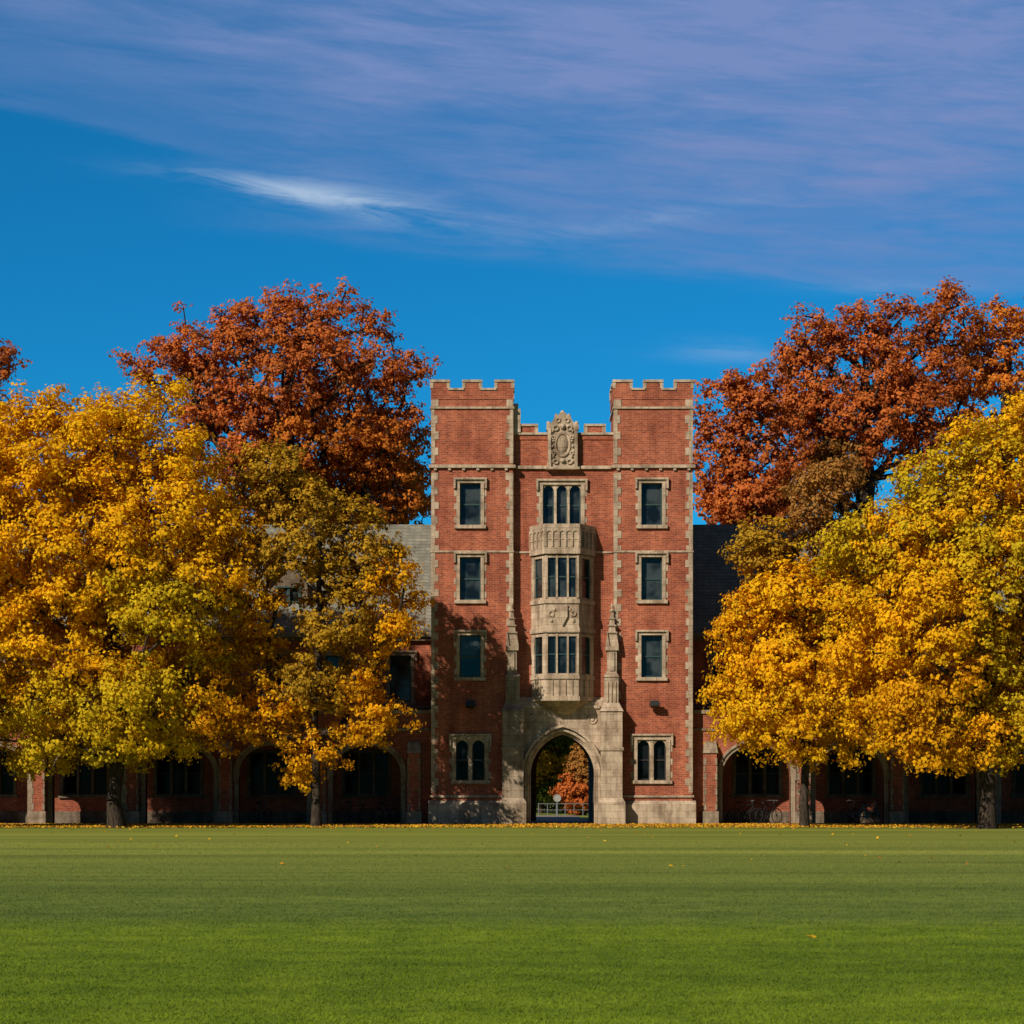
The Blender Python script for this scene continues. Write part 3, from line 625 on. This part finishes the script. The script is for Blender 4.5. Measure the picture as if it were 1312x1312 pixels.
def scatter_stuff():
    rng=np.random.default_rng(5)
    n=26000; x=rng.uniform(-6,13,n); y=50+rng.normal(size=n)*.6; zz=rng.random(n)**.8*4.6+.05; 
    zz*=1+.2*np.sin(x*1.1)+.1*np.sin(x*2.7)
    P=np.stack([x,y,zz],1); Nn=rng.normal(size=(n,3))*.7+np.array([0,-.6,.5]); pa=np.array(PAL['green']+PAL['lime'][3:4]+PAL['rust'][:2])
    cl=(np.sin(x*2.3+zz*1.7)+np.sin(zz*3.1-x)>.4); idx=np.where(cl,rng.integers(4,7,n),rng.integers(0,4,n))
    o=leafmesh('hedge',P,Nn,rng.uniform(.16,.3,n),pa[idx]*rng.uniform(.4,.9,(n,1)),M_leaf,None,(3,50,0),rng)
    o["label"]='tall mixed green and red hedge closing the court beyond gateway'; o["category"]='hedge'
    n=60000; x=rng.uniform(-40,42,n); y=-9+9.0*rng.random(n)**.6
    dens=.55+.45*np.exp(-((x+13)/9)**2)+.4*np.exp(-((x-16)/9)**2); k=rng.random(n)<dens; x=x[k];y=y[k]
    n2=170; x=np.concatenate([x,rng.uniform(-30,30,n2)]); y=np.concatenate([y,-9-45*rng.random(n2)**1.8]); 
    x=np.append(x,[3.25,3.3]); y=np.append(y,[-75.0,-74.96])
    n=len(x); P=np.stack([x,y,.03+.03*rng.random(n)],1); Nn=rng.normal(size=(n,3))*.4+np.array([0,-.2,1.])
    S=rng.uniform(.06,.12,n); S[-2:]=.09; P[-2:,2]=.05
    pa=np.array([(0.66,0.36,0.02),(0.60,0.27,0.02),(0.38,0.16,0.03),(0.70,0.42,0.03),(0.30,0.14,0.03)])
    o=leafmesh('fallen_leaves',P,Nn,S,pa[rng.integers(0,5,n)]*rng.uniform(.7,1.15,(n,1)),M_litter,None,(0,-5,0),rng)
    o["label"]='fallen golden leaves scattered over the lawn edge'; o["category"]='leaves'; o["kind"]='stuff'
    n=300000; t=rng.random(n); d=1/(1/13.5+(1/70.-1/13.5)*t**.85); x=rng.uniform(-.245,.245,n)*d; y=d-100
    h=rng.uniform(.007,.021,n)*(1+.003*d); w=.002+.00011*d; a=rng.uniform(0,2*math.pi,n); lx=rng.normal(size=n)*.9*h; ly=rng.normal(size=n)*.9*h
    v=np.zeros((n,3,3)); v[:,0]=np.stack([x-w*np.cos(a),y-w*np.sin(a),np.zeros(n)],1); v[:,1]=np.stack([x+w*np.cos(a),y+w*np.sin(a),np.zeros(n)],1); v[:,2]=np.stack([x+lx,y+ly,h],1)
    v-=np.array([0,-60,0])
    me=bpy.data.meshes.new('grass'); me.vertices.add(3*n); me.vertices.foreach_set('co',v.astype(np.float32).ravel()); me.loops.add(3*n); me.loops.foreach_set('vertex_index',np.arange(3*n,dtype=np.int32))
    me.polygons.add(n); me.polygons.foreach_set('loop_start',np.arange(0,3*n,3,dtype=np.int32)); me.polygons.foreach_set('loop_total',np.full(n,3,dtype=np.int32)); me.update(calc_edges=True)
    me.materials.append(M_grass); o=bpy.data.objects.new('grass',me); COL.objects.link(o); o.location=(0,-60,0); o["kind"]='stuff'; o["label"]='short mown green grass blades covering the lawn'; o["category"]='grass'
scatter_stuff()

# ------------------------------------------------------------------ ground
g=MB(); g.quad((-1500,-1500,0),(1500,-1500,0),(1500,1500,0),(-1500,1500,0)); o=g.done('ground',M_grass,None,(0,0,0)); o["kind"]='structure'; o["label"]='broad flat mown green lawn'; o["category"]='lawn'
for a,b,y0_,y1_,lb in ((.87,X(762)+.02,-.2,30,'pale paved walk leading through the gateway'),(X(-192),xl0-.2,.3,3.1,'paved floor inside the shaded arcade'),(xr1+.2,X(1510),.3,3.1,'paved floor inside the shaded arcade')):
    g=MB(); g.box(a,b,y0_,y1_,.002,.03); o=g.done('pavement',M_pave,None); o["kind"]='structure'; o["label"]=lb; o["category"]='pavement'

# ------------------------------------------------------------------ bicycles
def bike(mat,x,y,ang,label):
    E=thing('bicycle',(0,0,0),label,'bicycle','bicycles parked in the arcade')
    for wx in (-.52,.52):
        w=MB(); w.ring((wx,0,.34),.32,.022,24,6)
        for k in range(10):
            t=math.pi*k/5; w.tube((wx,0,.34),(wx+.31*math.cos(t),0,.34+.31*math.sin(t)),.004,.004,3)
        w.tube((wx,-.05,.34),(wx,.05,.34),.025,.025,8); w.done('wheel',M_rubber,E)
    f=MB()
    for a,b in (((-.52,0,.34),(-.08,0,.3)),((-.52,0,.34),(-.2,0,.78)),((-.08,0,.3),(-.22,0,.88)),((-.08,0,.3),(.36,0,.74)),((-.2,0,.78),(.34,0,.84)),((.33,0,.92),(.40,0,.62)),((.40,0,.62),(.52,0,.34))): f.tube(a,b,.02,.02,6)
    f.tube((-.08,-.09,.3),(-.08,.09,.3),.07,.07,10); f.done('frame',mat,E)
    h=MB(); h.tube((.33,0,.9),(.31,0,1.02),.015,.015,6); h.tube((.31,-.28,1.03),(.31,.28,1.03),.015,.015,6); h.tube((.31,-.28,1.03),(.2,-.3,1.0),.018,.018,6); h.tube((.31,.28,1.03),(.2,.3,1.0),.018,.018,6); h.done('handlebar',M_steel,E)
    s=MB(); s.hexa([(-.38,-.08,.9),(-.38,.08,.9),(-.1,.02,.9),(-.1,-.02,.9),(-.38,-.07,.96),(-.38,.07,.96),(-.1,.02,.94),(-.1,-.02,.94)]); s.done('saddle',M_rubber,E)
    E.location=(x,y,.03); E.rotation_euler=(0,0,ang); return E
for px,y,a,mt,lb in ((335,1.7,1.1,M_steel,'silver bicycle parked in shaded arcade'),(455,1.6,.4,M_black,'black bicycle parked in shaded arcade'),(495,1.9,.9,M_steel,'silver bicycle parked in shaded arcade'),
    (955,1.8,.3,M_black,'black bicycle parked in shaded arcade'),(985,1.6,.7,M_black,'black bicycle parked in shaded arcade'),(1092,1.6,1.2,M_steel,'silver bicycle parked in shaded arcade'),(1112,1.5,.2,M_tealbike,'turquoise bicycle parked in shaded arcade')):
    bike(mt,PX(px,100+y),y,a,lb)
S=thing('round_sign',(PX(714,128),28,0),'round pale sign on a thin post standing in the court','sign')
s=MB(); s.tube((PX(714,128),28,0),(PX(714,128),28,.85),.03,.03,8); s.done('post',M_steel,S)
s=MB(); s.tube((PX(714,128),27.97,1.02),(PX(714,128),27.99,1.02),.20,.20,24); s.ring((PX(714,128),27.97,1.02),.20,.02,24); s.done('sign_panel',M_white,S)
Fc=thing('railing',(3.3,29,0),'low pale metal railing beside the court path','railing')
r=MB(); r.tube((1.5,29,.7),(5,29,.7),.025,.025,6); r.tube((1.5,29,.35),(5,29,.35),.02,.02,6)
for i in range(8): r.tube((1.5+.5*i,29,0),(1.5+.5*i,29,.72),.02,.02,6)
r.done('rail',M_steel,Fc)

# ------------------------------------------------------------------ light, world, camera
AZ=math.radians(41); EL=math.radians(33)
sd=Vector((-math.sin(AZ)*math.cos(EL),-math.cos(AZ)*math.cos(EL),math.sin(EL)))
L=bpy.data.lights.new('sun','SUN'); L.energy=5.0; L.angle=math.radians(.5); L.color=(1.0,.90,.74)
lo=bpy.data.objects.new('sun',L); COL.objects.link(lo); lo.rotation_euler=sd.to_track_quat('Z','Y').to_euler(); lo.location=(-40,-60,50)
w=bpy.data.worlds.new('World'); bpy.context.scene.world=w; w.use_nodes=True; nt=w.node_tree; nt.nodes.clear()
out=nt.nodes.new('ShaderNodeOutputWorld'); bg=nt.nodes.new('ShaderNodeBackground'); bg.inputs[1].default_value=.10
sky=nt.nodes.new('ShaderNodeTexSky'); sky.sky_type='NISHITA'; sky.sun_disc=False; sky.sun_elevation=EL; sky.sun_rotation=math.pi+AZ
sky.altitude=1500; sky.air_density=1.0; sky.dust_density=.3; sky.ozone_density=3.0
tc=nt.nodes.new('ShaderNodeTexCoord'); sp=nt.nodes.new('ShaderNodeSeparateXYZ'); nt.links.new(tc.outputs['Generated'],sp.inputs[0])
az=math_(nt,'ARCTAN2',sp.outputs[0],sp.outputs[1]); el=math_(nt,'ARCSINE',sp.outputs[2])
def comb(x,y,z=0.0):
    c=nt.nodes.new('ShaderNodeCombineXYZ')
    for i,v in enumerate((x,y,z)):
        if isinstance(v,(int,float)): c.inputs[i].default_value=v
        else: nt.links.new(v,c.inputs[i])
    return c.outputs[0]
tilt=math_(nt,'ADD',el,math_(nt,'MULTIPLY',az,.09))
v1=comb(math_(nt,'MULTIPLY',az,5.0),math_(nt,'MULTIPLY',tilt,38.0),1.7)
v2=comb(math_(nt,'MULTIPLY',az,18.0),math_(nt,'MULTIPLY',tilt,120.0),3.0)
nA=noise(nt,v1,1.0,7,.6,.5); nB=noise(nt,v2,1.0,7,.65,.45)
azc=math_(nt,'MINIMUM',math_(nt,'MAXIMUM',az,-.5),.13)
bnd=math_(nt,'SUBTRACT',.236,math_(nt,'MULTIPLY',azc,.205))
h0=math_(nt,'SUBTRACT',el,bnd); h=math_(nt,'ADD',h0,math_(nt,'MULTIPLY',math_(nt,'SUBTRACT',nA,.5),.055))
dens=ramp(nt,h,.010,.085); edge=ramp(nt,h,-.002,.010)
dens=math_(nt,'ADD',math_(nt,'MULTIPLY',dens,.56),math_(nt,'MULTIPLY',edge,.22))
azr=ramp(nt,az,-.17,-.06)
h2=math_(nt,'ADD',math_(nt,'SUBTRACT',el,math_(nt,'SUBTRACT',.2225,math_(nt,'MULTIPLY',azc,.10))),math_(nt,'MULTIPLY',math_(nt,'SUBTRACT',nA,.5),.022))
thin=math_(nt,'MULTIPLY',math_(nt,'MULTIPLY',ramp(nt,h2,-.002,.008),azr),ramp(nt,nB,.3,.7,.06,.26))
dens=math_(nt,'MULTIPLY',dens,ramp(nt,nA,.32,.64,.42,1.15)); dens=math_(nt,'MULTIPLY',dens,ramp(nt,nB,.28,.72,.78,1.16))
dens=math_(nt,'ADD',dens,thin,clamp=True)
def wisp(a0,e0,la,le,slope,k):
    da=math_(nt,'SUBTRACT',az,a0); de=math_(nt,'SUBTRACT',math_(nt,'SUBTRACT',el,e0),math_(nt,'MULTIPLY',da,slope))
    qa=math_(nt,'POWER',math_(nt,'ABSOLUTE',math_(nt,'DIVIDE',da,la)),2.0); qe=math_(nt,'POWER',math_(nt,'ABSOLUTE',math_(nt,'DIVIDE',de,le)),2.0)
    g=math_(nt,'EXPONENT',math_(nt,'MULTIPLY',math_(nt,'ADD',qa,qe),-1.0)); return math_(nt,'MULTIPLY',math_(nt,'MULTIPLY',g,k),ramp(nt,nB,.32,.72))
ws=wisp(-.092,.2525,.048,.0045,-.11,.85); ws=math_(nt,'ADD',ws,wisp(-.055,.247,.05,.008,-.13,.40)); ws=math_(nt,'ADD',ws,wisp(.1,.187,.03,.005,-.02,.28)); ws=math_(nt,'ADD',ws,wisp(.06,.242,.05,.004,.15,.25)); ws=math_(nt,'ADD',ws,wisp(.16,.212,.04,.003,-.05,.22))
skyc=mixc(nt,1.0,sky.outputs[0],(0.05,0.66,.96),'MULTIPLY')
c=mixc(nt,dens,skyc,(1.75,2.62,5.3)); c=mixc(nt,ws,c,(3.6,5.0,7.0))
c=mixc(nt,1.0,c,mixc(nt,ramp(nt,el,.37,.75),(1,1,1),(.38,.38,.36)),'MULTIPLY')  # upper sky dimmed to cut the fill light
c=mixc(nt,1.0,c,mixc(nt,ramp(nt,sp.outputs[1],-.3,.5),(.42,.42,.42),(1,1,1)),'MULTIPLY')  # unseen sky behind the camera dimmed so shadows stay deep
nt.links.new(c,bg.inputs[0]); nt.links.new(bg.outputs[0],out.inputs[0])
cam=bpy.data.cameras.new('camera'); cam.sensor_width=36; cam.lens=36*F/1312; cam.shift_y=(HY-656)/1312; cam.clip_end=5000; cam.clip_start=.5
co=bpy.data.objects.new('camera',cam); COL.objects.link(co); co.location=(0,-CAMD,EYE); co.rotation_euler=(math.pi/2,0,0)
sc=bpy.context.scene; sc.camera=co
sc.view_settings.view_transform='Standard'; sc.view_settings.look='None'; sc.view_settings.exposure=0
